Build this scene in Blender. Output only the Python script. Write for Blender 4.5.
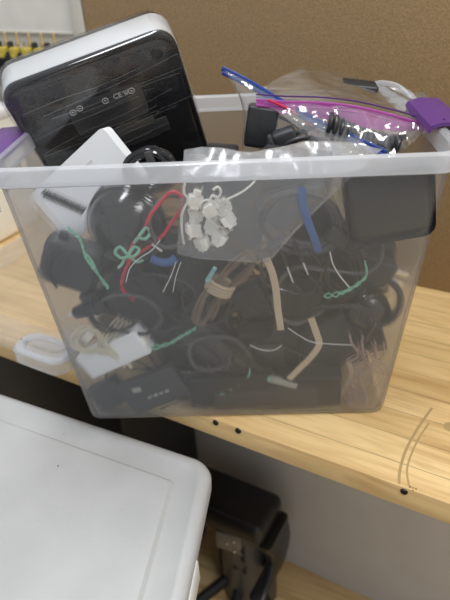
import bpy, bmesh, math, random
from mathutils import Vector, Matrix, noise
V = Vector
for o in list(bpy.data.objects): bpy.data.objects.remove(o)
SC = bpy.context.scene
COL = SC.collection
PI = math.pi
rnd = random.Random(7)

# ------------------------------------------------------------------ camera
CP = V((0.0342, -0.5222, 0.5307)); FPX = 579.3
CR = V((0.99765464, 0.0434982, -0.05285012)); CU = V((0.02124035, 0.53726193, 0.84314795)); CF = V((-0.06506978, 0.84229302, -0.53507794))
cd = bpy.data.cameras.new('camera'); cam = bpy.data.objects.new('camera', cd); COL.objects.link(cam)
cam.matrix_world = Matrix(((CR.x, CU.x, -CF.x, CP.x), (CR.y, CU.y, -CF.y, CP.y), (CR.z, CU.z, -CF.z, CP.z), (0, 0, 0, 1)))
cd.sensor_fit = 'HORIZONTAL'; cd.sensor_width = 36; cd.lens = 36*FPX/450; cd.clip_start = .02
cd.dof.use_dof = True; cd.dof.focus_distance = .62; cd.dof.aperture_fstop = 7.0
SC.camera = cam
# ------------------------------------------------------------------ light
w = bpy.data.worlds.new('world'); SC.world = w; w.use_nodes = True
w.node_tree.nodes['Background'].inputs[0].default_value = (.95, .97, 1, 1)
w.node_tree.nodes['Background'].inputs[1].default_value = .5
def area(name, loc, target, sx, sy, power, col):
    l = bpy.data.lights.new(name, 'AREA'); l.shape = 'RECTANGLE'; l.size = sx; l.size_y = sy; l.energy = power; l.color = col
    o = bpy.data.objects.new(name, l); COL.objects.link(o); o.location = loc
    o.rotation_euler = (V(target)-V(loc)).to_track_quat('-Z', 'Y').to_euler(); return o
area('ceiling_tube_light', (-.35, .25, 2.0), (0, .1, 0), 1.3, .25, 25, (.96, .98, 1))
area('ceiling_panel_light', (1.0, -.9, 2.0), (0.1, 0, 0), 1.2, .5, 34, (1, .98, .94))
SC.view_settings.view_transform = 'Standard'; SC.view_settings.look = 'None'
SC.view_settings.exposure = 0.0; SC.view_settings.gamma = 1; SC.view_settings.use_curve_mapping = False

# ------------------------------------------------------------------ materials
def mat(name, col, rough=.5, metal=0, spec=.5, bump=0, bscale=200, var=0, vscale=30, coat=0):
    m = bpy.data.materials.new(name); m.use_nodes = True; nt = m.node_tree; b = nt.nodes['Principled BSDF']
    b.inputs['Base Color'].default_value = (*col, 1); b.inputs['Roughness'].default_value = rough
    b.inputs['Metallic'].default_value = metal; b.inputs['Specular IOR Level'].default_value = spec
    b.inputs['Coat Weight'].default_value = coat
    tc = nt.nodes.new('ShaderNodeTexCoord')
    if bump:
        n = nt.nodes.new('ShaderNodeTexNoise'); n.inputs['Scale'].default_value = bscale; nt.links.new(tc.outputs['Object'], n.inputs['Vector'])
        bp = nt.nodes.new('ShaderNodeBump'); bp.inputs['Strength'].default_value = bump; bp.inputs['Distance'].default_value = .002
        nt.links.new(n.outputs['Fac'], bp.inputs['Height']); nt.links.new(bp.outputs['Normal'], b.inputs['Normal'])
    if var:
        n = nt.nodes.new('ShaderNodeTexNoise'); n.inputs['Scale'].default_value = vscale; n.inputs['Detail'].default_value = 5
        nt.links.new(tc.outputs['Object'], n.inputs['Vector'])
        r = nt.nodes.new('ShaderNodeValToRGB'); r.color_ramp.elements[0].position = .3; r.color_ramp.elements[1].position = .7
        r.color_ramp.elements[0].color = (*[c*(1-var) for c in col], 1); r.color_ramp.elements[1].color = (*[min(1, c*(1+var)) for c in col], 1)
        nt.links.new(n.outputs['Fac'], r.inputs['Fac']); nt.links.new(r.outputs['Color'], b.inputs['Base Color'])
    return m
def film(name, body, tint=(1, 1, 1), rough=.2, haze=(.9, .92, .95), gloss=.25, bump=0, bscale=60, stretch=(1, 1, 1), trans=.5, tcol=1.0, frost=0):
    """translucent plastic: clear share + scattering share (body) + surface gloss"""
    m = bpy.data.materials.new(name); m.use_nodes = True; nt = m.node_tree; nt.nodes.clear(); N = nt.nodes.new; L = nt.links.new
    out = N('ShaderNodeOutputMaterial'); t = N('ShaderNodeBsdfTransparent'); t.inputs[0].default_value = (*[c*tcol for c in tint], 1)
    d = N('ShaderNodeBsdfDiffuse'); d.inputs[0].default_value = (*haze, 1)
    tl = N('ShaderNodeBsdfTranslucent'); tl.inputs[0].default_value = (*haze, 1)
    m1 = N('ShaderNodeMixShader'); m1.inputs[0].default_value = trans; L(d.outputs[0], m1.inputs[1]); L(tl.outputs[0], m1.inputs[2])
    m2 = N('ShaderNodeMixShader'); m2.inputs[0].default_value = body; 
    if frost:
        rf = N('ShaderNodeBsdfRefraction'); rf.inputs['Roughness'].default_value = .2; rf.inputs['IOR'].default_value = 1.12; rf.inputs[0].default_value = (*tint, 1)
        mf = N('ShaderNodeMixShader'); mf.inputs[0].default_value = frost; L(t.outputs[0], mf.inputs[1]); L(rf.outputs[0], mf.inputs[2]); L(mf.outputs[0], m2.inputs[1])
    else: L(t.outputs[0], m2.inputs[1])
    L(m1.outputs[0], m2.inputs[2])
    g = N('ShaderNodeBsdfGlossy'); g.inputs['Roughness'].default_value = rough
    fr = N('ShaderNodeFresnel'); ge = N('ShaderNodeNewGeometry'); io = N('ShaderNodeMath'); io.operation = 'MULTIPLY_ADD'; io.inputs[1].default_value = 1/1.45-1.45; io.inputs[2].default_value = 1.45
    L(ge.outputs['Backfacing'], io.inputs[0]); L(io.outputs[0], fr.inputs[0])
    mu = N('ShaderNodeMath'); mu.operation = 'MULTIPLY'; mu.inputs[1].default_value = gloss; L(fr.outputs[0], mu.inputs[0])
    m3 = N('ShaderNodeMixShader'); L(mu.outputs[0], m3.inputs[0]); L(m2.outputs[0], m3.inputs[1]); L(g.outputs[0], m3.inputs[2])
    if bump:
        tc = N('ShaderNodeTexCoord'); mp = N('ShaderNodeMapping'); mp.inputs['Scale'].default_value = stretch
        n = N('ShaderNodeTexNoise'); n.inputs['Scale'].default_value = bscale; n.inputs['Detail'].default_value = 3
        bp = N('ShaderNodeBump'); bp.inputs['Strength'].default_value = bump; bp.inputs['Distance'].default_value = .003
        L(tc.outputs['Object'], mp.inputs[0]); L(mp.outputs[0], n.inputs['Vector']); L(n.outputs['Fac'], bp.inputs['Height'])
        L(bp.outputs['Normal'], g.inputs['Normal']); L(bp.outputs['Normal'], fr.inputs['Normal'])
    L(m3.outputs[0], out.inputs[0]); return m

BENCH_A = math.atan2(-.4472, .8944)
def wood(name, c1, c2, ang=BENCH_A, plank=.042, length=.55):
    m = bpy.data.materials.new(name); m.use_nodes = True; nt = m.node_tree; N = nt.nodes.new; L = nt.links.new; b = nt.nodes['Principled BSDF']
    tc = N('ShaderNodeTexCoord'); mp = N('ShaderNodeMapping'); mp.inputs['Rotation'].default_value = (0, 0, -ang); L(tc.outputs['Object'], mp.inputs[0])
    br = N('ShaderNodeTexBrick'); br.offset = .37; br.offset_frequency = 2
    br.inputs['Scale'].default_value = 1; br.inputs['Brick Width'].default_value = length; br.inputs['Row Height'].default_value = plank
    br.inputs['Mortar Size'].default_value = .0006; br.inputs['Mortar Smooth'].default_value = .3
    br.inputs['Color1'].default_value = (*c1, 1); br.inputs['Color2'].default_value = (*c2, 1); br.inputs['Mortar'].default_value = (*[c*.42 for c in c1], 1)
    L(mp.outputs[0], br.inputs[0])
    sc = N('ShaderNodeMapping'); sc.inputs['Scale'].default_value = (4, 55, 30); L(mp.outputs[0], sc.inputs[0])
    n = N('ShaderNodeTexNoise'); n.inputs['Scale'].default_value = 1.6; n.inputs['Detail'].default_value = 7; n.inputs['Distortion'].default_value = 1.2; L(sc.outputs[0], n.inputs[0])
    r = N('ShaderNodeValToRGB'); e = r.color_ramp.elements
    e[0].position = .3; e[0].color = (.62, .5, .36, 1); e[1].position = .55; e[1].color = (1, 1, 1, 1); L(n.outputs[0], r.inputs[0])
    s2 = N('ShaderNodeMapping'); s2.inputs['Scale'].default_value = (1.5, 9, 9); L(mp.outputs[0], s2.inputs[0])
    n2 = N('ShaderNodeTexNoise'); n2.inputs['Scale'].default_value = 2.2; n2.inputs['Detail'].default_value = 3; L(s2.outputs[0], n2.inputs[0])
    r2 = N('ShaderNodeValToRGB'); e = r2.color_ramp.elements; e[0].position = .32; e[0].color = (.66, .5, .34, 1); e[1].position = .5; e[1].color = (1, 1, 1, 1); L(n2.outputs[0], r2.inputs[0])
    x = N('ShaderNodeMixRGB'); x.blend_type = 'MULTIPLY'; x.inputs[0].default_value = .55; L(br.outputs[0], x.inputs[1]); L(r.outputs[0], x.inputs[2])
    y = N('ShaderNodeMixRGB'); y.blend_type = 'MULTIPLY'; y.inputs[0].default_value = .5; L(x.outputs[0], y.inputs[1]); L(r2.outputs[0], y.inputs[2])
    L(y.outputs[0], b.inputs['Base Color']); b.inputs['Roughness'].default_value = .38; b.inputs['Specular IOR Level'].default_value = .45
    return m

M = dict(
    wood=wood('butcher_block', (.79, .58, .29), (.67, .47, .215)),
    floor=wood('laminate_floor', (.85, .65, .36), (.76, .56, .28), ang=BENCH_A+.1, plank=.12, length=1.2),
    board=mat('brown_hardboard', (.28, .19, .095), .85, bump=.4, bscale=420, var=.16, vscale=330),
    white_panel=mat('painted_panel', (.66, .64, .60), .6, var=.04),
    trim=mat('beige_trim', (.55, .53, .48), .5),
    under=mat('grey_panel', (.62, .61, .60), .7, var=.05, vscale=6),
    black=mat('black_plastic', (.018, .019, .022), .42, var=.2, vscale=90),
    black2=mat('charcoal_plastic', (.035, .036, .04), .5, bump=.04, bscale=900),
    matte=mat('matte_black_plastic', (.012, .013, .015), .6),
    gloss=mat('gloss_black_plastic', (.01, .01, .012), .12, coat=.5),
    cable=mat('black_rubber_cable', (.02, .02, .023), .4),
    cable2=mat('dark_grey_cable', (.075, .075, .08), .45),
    silver=mat('silver_plastic', (.62, .64, .67), .22, metal=.35),
    steel=mat('nickel_metal', (.75, .74, .7), .25, metal=1),
    red=mat('red_wire', (.55, .02, .05), .35),
    green=mat('mint_tie', (.22, .52, .36), .5),
    teal=mat('teal_sleeve', (.25, .5, .52), .45),
    cream=mat('cream_cable', (.62, .57, .44), .45),
    white=mat('white_plastic', (.78, .79, .78), .35),
    ivory=mat('ivory_plastic', (.9, .88, .8), .4),
    card=mat('white_gloss_plastic', (.74, .76, .78), .3),
    brown=mat('brown_cable', (.17, .12, .085), .5),
    tan=mat('tan_band', (.50, .40, .28), .6),
    ribbon=mat('tan_ribbon', (.58, .48, .33), .6),
    pink=mat('pinkish_wire', (.38, .28, .25), .5),
    blue=mat('blue_strap', (.06, .14, .34), .6),
    bluezip=mat('blue_zip', (.02, .05, .26), .3),
    purple=mat('purple_plastic', (.095, .03, .18), .35),
    magenta=film('magenta_zip', .78, haze=(.66, .17, .58), tint=(.9, .5, .9), gloss=.9, rough=.15, trans=.3),
    label=mat('grey_label', (.05, .05, .053), .35),
    mark=mat('pale_print', (.6, .6, .6), .5),
    stick=mat('pale_sticker', (.36, .36, .31), .5),
    yellow=mat('yellow_plastic', (.46, .36, .05), .4),
    brass=mat('brass', (.45, .33, .14), .35, metal=.6),
    lidgrey=mat('grey_tote_plastic', (.43, .435, .435), .42, var=.05, vscale=14, bump=.1, bscale=400),
    vinyl=mat('black_vinyl', (.012, .012, .013), .33, bump=.35, bscale=45),
    gun=mat('grey_metal_shell', (.11, .11, .105), .4, metal=.4),
    plate=mat('grey_metal_plate', (.24, .225, .19), .4, metal=.3),
    screw=mat('dark_screw', (.03, .03, .035), .35, metal=.8),
    mark_wood=mat('scorch_mark', (.42, .29, .13), .5),
    stain=mat('dark_speck', (.1, .07, .04), .6),
    bin=film('frosted_bin_plastic', .10, frost=.33, haze=(.66, .67, .66), tint=(.98, .985, 1), rough=.28, gloss=.5, trans=.5),
    rim=film('frosted_rim_plastic', .46, haze=(.86, .89, .93), tint=(.96, .97, 1), rough=.2, gloss=.9, trans=.45),
    lid=film('clear_lid_plastic', .24, haze=(.85, .85, .84), tint=(.98, .97, .95), rough=.25, gloss=.9, trans=.5),
    bag=film('clear_bag_film', .085, haze=(.9, .94, 1), rough=.11, gloss=3.2, bump=.9, bscale=40, trans=.3),
    bag2=film('cloudy_bag_film', .055, haze=(.85, .93, 1), rough=.14, gloss=3.0, bump=1.0, bscale=22, stretch=(3, 1, 1), trans=.3),
    bag4=film('shiny_bag_film', .10, haze=(.9, .93, .97), rough=.1, gloss=3.4, bump=.5, bscale=30, trans=.3),
    bag3=film('creased_bag_film', .13, haze=(.9, .93, .97), rough=.2, gloss=2.0, bump=.4, bscale=25, stretch=(2, 1, 1), trans=.3),
    wrap=film('stretch_wrap', .004, rough=.12, gloss=.9, bump=.08, bscale=10, stretch=(1, 1, 7), trans=.3),
)

# ------------------------------------------------------------------ helpers
def tag(o, label=None, cat=None, group=None, kind=None):
    if label: o['label'] = label
    if cat: o['category'] = cat
    if group: o['group'] = group
    if kind: o['kind'] = kind
    return o
def empty(name, label, cat, Mx, group=None):
    o = bpy.data.objects.new(name, None); COL.objects.link(o); o.empty_display_size = .01; o.matrix_world = Mx
    return tag(o, label, cat, group)
def link(name, bm, m, parent=None, Mx=None, smooth=True):
    me = bpy.data.meshes.new(name); bmesh.ops.recalc_face_normals(bm, faces=bm.faces); bm.to_mesh(me); bm.free()
    ms = m if isinstance(m, (list, tuple)) else [m]
    for q in ms: me.materials.append(q if not isinstance(q, str) else M[q])
    o = bpy.data.objects.new(name, me); COL.objects.link(o)
    if smooth:
        for p in me.polygons: p.use_smooth = True
        try: me.set_sharp_from_angle(angle=math.radians(38))
        except Exception: pass
    if parent: o.parent = parent
    if Mx is not None: o.matrix_world = Mx
    return o
def T(x, y, z): return Matrix.Translation((x, y, z))
def Rm(a, ax): return Matrix.Rotation(math.radians(a), 4, ax)
def box(bm, sx, sy, sz, bev=0, Mx=Matrix(), seg=2):
    b = bmesh.new(); bmesh.ops.create_cube(b, size=1); bmesh.ops.scale(b, vec=(sx, sy, sz), verts=b.verts)
    if bev: bmesh.ops.bevel(b, geom=b.edges[:], offset=bev, segments=seg, affect='EDGES', profile=.5)
    bmesh.ops.transform(b, matrix=Mx, verts=b.verts); join(bm, b)
def join(bm, b):
    mp = {}
    for v in b.verts: mp[v] = bm.verts.new(v.co)
    for f in b.faces:
        try: nf = bm.faces.new([mp[v] for v in f.verts]); nf.material_index = f.material_index
        except ValueError: pass
    b.free()
def cyl(bm, r1, r2, h, Mx=Matrix(), seg=20, bev=0):
    b = bmesh.new(); bmesh.ops.create_cone(b, cap_ends=True, segments=seg, radius1=r1, radius2=r2, depth=h)
    if bev: bmesh.ops.bevel(b, geom=[e for e in b.edges if len(e.link_faces) == 2 and any(len(f.verts) > 4 for f in e.link_faces)], offset=bev, segments=2, affect='EDGES')
    bmesh.ops.transform(b, matrix=Mx, verts=b.verts); join(bm, b)
def cat_rom(pts, n=6, closed=False):
    out = []; k = len(pts)
    for i in range(k if closed else k-1):
        g = (lambda j: pts[j % k]) if closed else (lambda j: pts[max(0, min(k-1, j))])
        a, b, c, d = g(i-1), g(i), g(i+1), g(i+2)
        for s in range(n):
            t = s/n
            out.append(.5*((2*b)+(c-a)*t+(2*a-5*b+4*c-d)*t*t+(3*b-a-3*c+d)*t**3))
    if not closed: out.append(pts[-1].copy())
    return out
def tube(bm, pts, r, seg=8, closed=False, sm=6, flat=1.0, up=None, rfun=None):
    if sm: pts = cat_rom([V(p) for p in pts], sm, closed)
    k = len(pts); rings = []; prev = None
    for i, p in enumerate(pts):
        a = pts[(i-1) % k] if closed or i else pts[0]; b = pts[(i+1) % k] if closed or i < k-1 else pts[-1]
        t = (b-a)
        if t.length < 1e-9: t = V((0, 0, 1))
        t.normalize()
        if up is not None: n = V(up) - t*V(up).dot(t)
        elif prev is None: n = t.orthogonal()
        else: n = prev - t*prev.dot(t)
        if n.length < 1e-6: n = t.orthogonal()
        n.normalize(); prev = n; bb = t.cross(n)
        rr = r*(rfun(i/(k-1)) if rfun else 1)
        rings.append([bm.verts.new(p+n*(math.cos(2*PI*j/seg)*rr*flat)+bb*(math.sin(2*PI*j/seg)*rr)) for j in range(seg)])
    for i in range(k if closed else k-1):
        A, B = rings[i], rings[(i+1) % k]
        for j in range(seg): bm.faces.new([A[j], A[(j+1) % seg], B[(j+1) % seg], B[j]])
    if not closed:
        bm.faces.new(rings[0][::-1]); bm.faces.new(rings[-1])
def lathe(bm, prof, seg=32, Mx=Matrix()):
    """profile of (radius, height) about local Z"""
    rings = []
    for r, h in prof:
        if r < 1e-5: rings.append([bm.verts.new(Mx @ V((0, 0, h)))])
        else: rings.append([bm.verts.new(Mx @ V((r*math.cos(2*PI*j/seg), r*math.sin(2*PI*j/seg), h))) for j in range(seg)])
    for A, B in zip(rings, rings[1:]):
        for j in range(seg):
            q = [A[j % len(A)], A[(j+1) % len(A)], B[(j+1) % len(B)], B[j % len(B)]]
            u = []
            for v in q:
                if v not in u: u.append(v)
            if len(u) > 2: bm.faces.new(u)
def rrect(x0, x1, y0, y1, r, n=6):
    o = []
    for cx, cy, a in ((x1-r, y1-r, 0), (x0+r, y1-r, 90), (x0+r, y0+r, 180), (x1-r, y0+r, 270)):
        for i in range(n+1):
            t = math.radians(a+90*i/n); o.append((cx+r*math.cos(t), cy+r*math.sin(t)))
    return o
def loft(bm, rings, cap0=True, cap1=True):
    R_ = [[bm.verts.new(p) for p in ring] for ring in rings]
    n = len(R_[0])
    for A, B in zip(R_, R_[1:]):
        for j in range(n): bm.faces.new([A[j], A[(j+1) % n], B[(j+1) % n], B[j]])
    if cap0: bm.faces.new(R_[0][::-1])
    if cap1: bm.faces.new(R_[-1])
# bin front wall plane (inner side); P gives the point seen at a photo position, d metres behind that wall
H = .35
def yf(z): return .011 + .022*(1-z/H)
def br(z, off, r):
    f = z/H; x0 = -.1965+(-.232+.1965)*f; x1 = .1875+(.220-.1875)*f; y0 = .029+(.009-.029)*f; y1 = .238+(.267-.238)*f
    return [V((x, y+x*.022*(1-f), z)) for x, y in rrect(x0-off, x1+off, y0-off, y1+off, r)]
def inside(p, m=.0025):
    f = p.z/H
    if p.z < .0035: return False
    if f > 1: return True
    return -.1965-.0355*f+m < p.x < .1875+.0305*f-m and .029-.02*f+p.x*.022*(1-f)+m < p.y < .238+.029*f-m
def P(px, py, d=0.0, clamp=True):
    dr = CF + CR*((px-225)/FPX) - CU*((py-300)/FPX)
    a = .022/H
    # y + a z = .033 + d
    while True:
        t = (.033 + d - CP.y - a*CP.z)/(dr.y + a*dr.z); p = CP + dr*t
        if not clamp or d < .004 or inside(p, .004): return p
        d -= .002
def Pz(px, py, z):
    dr = CF + CR*((px-225)/FPX) - CU*((py-300)/FPX); return CP + dr*((z-CP.z)/dr.z)
NIN = V((0, 1, .022/H)).normalized()
def px_m(p): return (p-CP).dot(CF)/FPX
def frame(p0, p1, d, tilt=0, yaw=0):
    A, B = P(*p0, d, False), P(*p1, d, False); X = (B-A); L_ = X.length; X.normalize(); Z = X.cross(NIN).normalized(); mid = (A+B)/2
    m = Matrix(((X.x, NIN.x, Z.x, mid.x), (X.y, NIN.y, Z.y, mid.y), (X.z, NIN.z, Z.z, mid.z), (0, 0, 0, 1)))
    return m @ Rm(tilt, 'X') @ Rm(yaw, 'Z'), L_, px_m(mid)

# ------------------------------------------------------------------ the setting
U_ = V((.8944, -.4472, 0)); W_ = V((.4472, .8944, 0))
BM = Matrix(((U_.x, W_.x, 0, 0), (U_.y, W_.y, 0, 0), (0, 0, 1, 0), (0, 0, 0, 1)))
def struct(name, m, *boxes, kind='structure'):
    bm = bmesh.new()
    for (x0, x1, y0, y1, z0, z1, bv) in boxes:
        box(bm, x1-x0, y1-y0, z1-z0, bv, BM @ T((x0+x1)/2, (y0+y1)/2, (z0+z1)/2))
    return tag(link(name, bm, m), kind=kind)
struct('floor', 'floor', (-1.6, 1.8, -1.4, .5, -.79, -.75, 0))
struct('wall_back', 'white_panel', (-1.6, 1.8, .452, .50, -.033, 1.3, 0))
struct('wall_lower', 'under', (-1.6, 1.8, .321, .36, -.75, -.034, 0))
struct('trim_1', 'trim', (-.566, -.537, .440, .452, 0, 1.2, .002))
struct('trim_2', 'trim', (-1.6, -.57, .4475, .452, .383, .386, 0))
o = struct('workbench', 'wood', (-1.2, 1.4, .009, .4515, -.032, 0, .0015)); del o['kind']
tag(o, 'pale butcher block workbench top of glued wooden staves under the plastic bin', 'workbench')
bench = o
# screws in the bench edge (parts), scorch arcs, specks
for px, py in ((215.5, 420), (238, 428), (404, 491.5)):
    dr = CF + CR*((px-225)/FPX) - CU*((py-300)/FPX); t = (.0088-CP.dot(W_))/dr.dot(W_); p = CP+dr*t
    p.z = max(-.027, min(-.005, p.z))
    bm = bmesh.new(); m_ = Matrix.Translation(p) @ BM @ Rm(90, 'X')
    lathe(bm, [(0, .0004), (.0012, .0005), (.0014, .0012), (.0036, .0016), (.0042, .0006), (.0044, -.003), (0, -.003)], 16, m_)
    box(bm, .004, .0008, .0006, 0, m_ @ T(0, 0, .0014) @ Rm(40, 'Z')); box(bm, .0008, .004, .0006, 0, m_ @ T(0, 0, .0014) @ Rm(40, 'Z'))
    link('screw', bm, 'screw', bench)
for pts, r in (([(432, 408), (418, 428), (406, 450), (400, 470), (399, 484)], .0016), ([(429, 423), (419, 438), (411, 455), (407, 470), (409, 486)], .0011)):
    bm = bmesh.new(); q = [Pz(a, b, 0.0) for a, b in pts]; q = [V((v.x, v.y, .00005)) for v in q]
    tube(bm, q, r, 8, flat=.06, up=(0, 0, 1)); link('scorch_mark', bm, 'mark_wood', bench)
bm = bmesh.new()
for a, b, r in ((410, 487, .0012), (413, 488, .0009), (416, 489, .001), (413, 490.5, .0007), (424, 436, .0006)):
    bm = bmesh.new(); q = Pz(a, b, 0); cyl(bm, r, r, .0002, T(q.x, q.y, .0001), 8); link('speck', bm, 'stain', bench)
bm = bmesh.new(); q = Pz(449, 427, 0); lathe(bm, [(0, .0002), (.005, .00022), (.008, .0001), (.0085, 0)], 20, T(q.x+.002, q.y, 0)); link('stain', bm, 'mark_wood', bench)

# cardboard / hardboard sheet
bm = bmesh.new(); box(bm, 1.7, .005, .95, .001, BM @ T(-.5335+.85, .4445, .4755))
tag(link('hardboard_sheet', bm, 'board'), 'large brown fibre board sheet standing on the bench against the wall', 'board')

# tool rack on the wall top left
rk = empty('bit_rack', 'row of yellow and black holders with brass tips along the white wall', 'rack', BM @ T(-.77, .43, .342))
bm = bmesh.new(); box(bm, .36, .036, .022, .003); box(bm, .37, .03, .006, .001, T(0, 0, -.014)); link('tray', bm, 'matte', rk)
for i in range(11):
    bm = bmesh.new(); x = -.165+i*.033
    box(bm, .020, .03, .016, .003, T(x, -.006, .012)); box(bm, .012, .034, .008, .002, T(x, -.006, .004)); link('holder', bm, 'yellow', rk)
    bm = bmesh.new(); lathe(bm, [(0, .018), (.005, .018), (.0055, .026), (.0032, .03), (.0028, .044), (.0016, .047), (0, .048)], 12, T(x+.003, -.004, 0)); link('brass_tip', bm, 'brass', rk)
    bm = bmesh.new(); lathe(bm, [(0, .016), (.006, .017), (.006, .028), (0, .03)], 12, T(x+.016, -.006, 0)); link('dark_cap', bm, 'steel' if i % 3 == 1 else 'black', rk)
bm = bmesh.new(); box(bm, .40, .07, .004, .001, T(0, -.012, -.019)); box(bm, .40, .004, .05, .001, T(0, .02, -.042)); link('shelf_plate', bm, 'matte', rk)
# cream box on the bench behind the purple latch
bx_ = empty('storage_box', 'cream storage box on the bench behind the purple latch', 'box', BM @ T(-.81, .32, 0))
bm = bmesh.new(); box(bm, .20, .14, .245, .012, T(0, 0, .1225), 3); link('body', bm, 'ivory', bx_)
bm = bmesh.new(); box(bm, .208, .148, .022, .006, T(0, 0, .25), 3); box(bm, .08, .006, .02, .002, T(0, -.076, .22)); link('lid', bm, 'white', bx_)

# ------------------------------------------------------------------ loose clear lid lying on the bench
LA = BM @ T(-.425, .185, .0)
ld = empty('bin_lid', 'loose clear plastic bin lid lying flat on the bench beside the bin', 'lid', LA)
bm = bmesh.new()
def lr(dx, z, r): return [V((x, y, z)) for x, y in rrect(-.24+dx, .135-dx, -.185+dx, .19-dx, r)]
loft(bm, [lr(.004, .0008, .03), lr(0, .003, .034), lr(0, .017, .034), lr(.003, .02, .031), lr(.010, .02, .026), lr(.014, .016, .024), lr(.018, .009, .022), lr(.05, .009, .02), lr(.053, .012, .02), lr(.056, .012, .02),
          lr(.056, .010, .02), lr(.052, .0105, .02), lr(.049, .0075, .02), lr(.017, .0072, .02), lr(.012, .014, .022), lr(.009, .0175, .026), lr(.0035, .0175, .029), lr(.0018, .004, .031)], False, False)
x = [v for v in lr(.056, .0115, .02)]
bm.faces.new([bm.verts.new(v) for v in x])
link('panel', bm, 'lid', ld)
bm = bmesh.new()
def lt(dx, z): return [V((x, y, z)) for x, y in rrect(.045+dx, .148-dx, -.205+dx, -.15-dx, .022)]
loft(bm, [lt(.006, .001), lt(0, .004), lt(0, .022), lt(.003, .026), lt(.010, .0265), lt(.012, .023), lt(.004, .02)], False, True)
link('corner_grip', bm, 'rim', ld)

# ------------------------------------------------------------------ the bin
b_ = empty('storage_bin', 'frosted translucent plastic bin full of cables, standing on the bench corner edge', 'bin', T(0, 0, 0))
bm = bmesh.new()
loft(bm, [br(.0005, -.004, .014), br(.003, -.001, .016), br(.008, 0, .018), br(.12, 0, .020), br(.24, 0, .021), br(.331, 0, .022), br(.331, .002, .023),
          br(.3315, -.002, .020), br(.24, -.002, .019), br(.12, -.002, .018), br(.009, -.002, .016), br(.004, -.004, .014), br(.0025, -.008, .012)])
# (outer skin runs up, turns at the rim, inner skin runs down)
link('tub', bm, 'bin', b_)
bm = bmesh.new()
loft(bm, [br(.330, -.0022, .020), br(.330, .006, .024), br(.332, .0085, .026), br(.3460, .0085, .026), br(.3485, .0075, .025), br(.350, .005, .024), br(.350, .0005, .022), br(.3475, -.002, .020), br(.330, -.0022, .020)], False, False)
link('rim', bm, 'rim', b_)
for s in (-1, 1):
    bm = bmesh.new(); sh = -.014 if s < 0 else .002
    x0, x1 = sorted((s*.2185+sh, s*.243+sh))
    for (a0, a1, c0, c1, z0, z1) in ((x0, x1, .018, .255, .343, .3455), (x0, x1, .018, .0205, .30, .343), (x0, x1, .2525, .255, .30, .343), (min(s*.241, s*.243)+sh, max(s*.241, s*.243)+sh, .018, .255, .325, .343)):
        box(bm, a1-a0, c1-c0, z1-z0, .0006, T((a0+a1)/2, (c0+c1)/2, (z0+z1)/2))
    link('side_ledge', bm, 'bin', b_)
    bm = bmesh.new()
    yb = .080 if s > 0 else .05; ye = .185 if s > 0 else .145; ox = .006 if s > 0 else .030; oz = -.005 if s > 0 else -.008
    prof = [(.200, .352), (.203, .358), (.215, .361), (.236, .360), (.245, .354), (.247, .340), (.246, .318), (.243, .300), (.2405, .300), (.2430, .318), (.2438, .338), (.242, .351), (.235, .3565), (.215, .3575), (.205, .3545), (.2025, .350)]
    loft(bm, [[V((s*(a+ox), y, z+oz)) for a, z in prof] for y in (yb, yb+.002, ye-.002, ye)])
    tag(link('latch', bm, 'purple', b_), 'purple latch')
# back corner loop of the rim
bm = bmesh.new(); tube(bm, [Pz(370, 86, .352), Pz(382, 83, .358), Pz(398, 86, .360), Pz(410, 95, .356)], .005, 8, flat=.5); link('corner_lip', bm, 'rim', b_)

# ------------------------------------------------------------------ contents: builders
def put(name, bm, m, label, cat, group=None, kind=None):
    """world-space mesh: origin moved to its middle"""
    c = V((0, 0, 0)); n = max(1, len(bm.verts))
    for v in bm.verts: c += v.co
    c /= n
    for v in bm.verts: v.co -= c
    return tag(link(name, bm, m, None, Matrix.Translation(c)), label, cat, group, kind)
def relief(bm, Mx, L_=.016, r=.004, n=6):
    prof = [(0, 0)]
    for i in range(n):
        a = i/n; rr = r*(1-.4*a); prof += [(rr, L_*a), (rr, L_*(a+.55/n)), (rr*.72, L_*(a+.6/n)), (rr*.72, L_*(a+.98/n))]
    prof += [(0, L_)]
    lathe(bm, prof, 14, Mx)
def fit(p0, p1, wpx, th, d, tilt, yaw):
    for k in range(14):
        dd = d
        while dd >= th*.5+.006:
            Mx, L_, s = frame(p0, p1, dd, tilt, yaw)
            if all(inside(Mx @ V((a*L_/2, b*th/2, c*wpx*s/2)), .001) for a in (-1, 1) for b in (-1, 1) for c in (-1, 1)): return Mx, L_, s, th
            dd -= .0015
        th *= .88; tilt *= .7
    print('UNFIT', p0, p1, th); Mx, L_, s = frame(p0, p1, .008, 0, 0); return Mx, L_, s, .01
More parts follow.
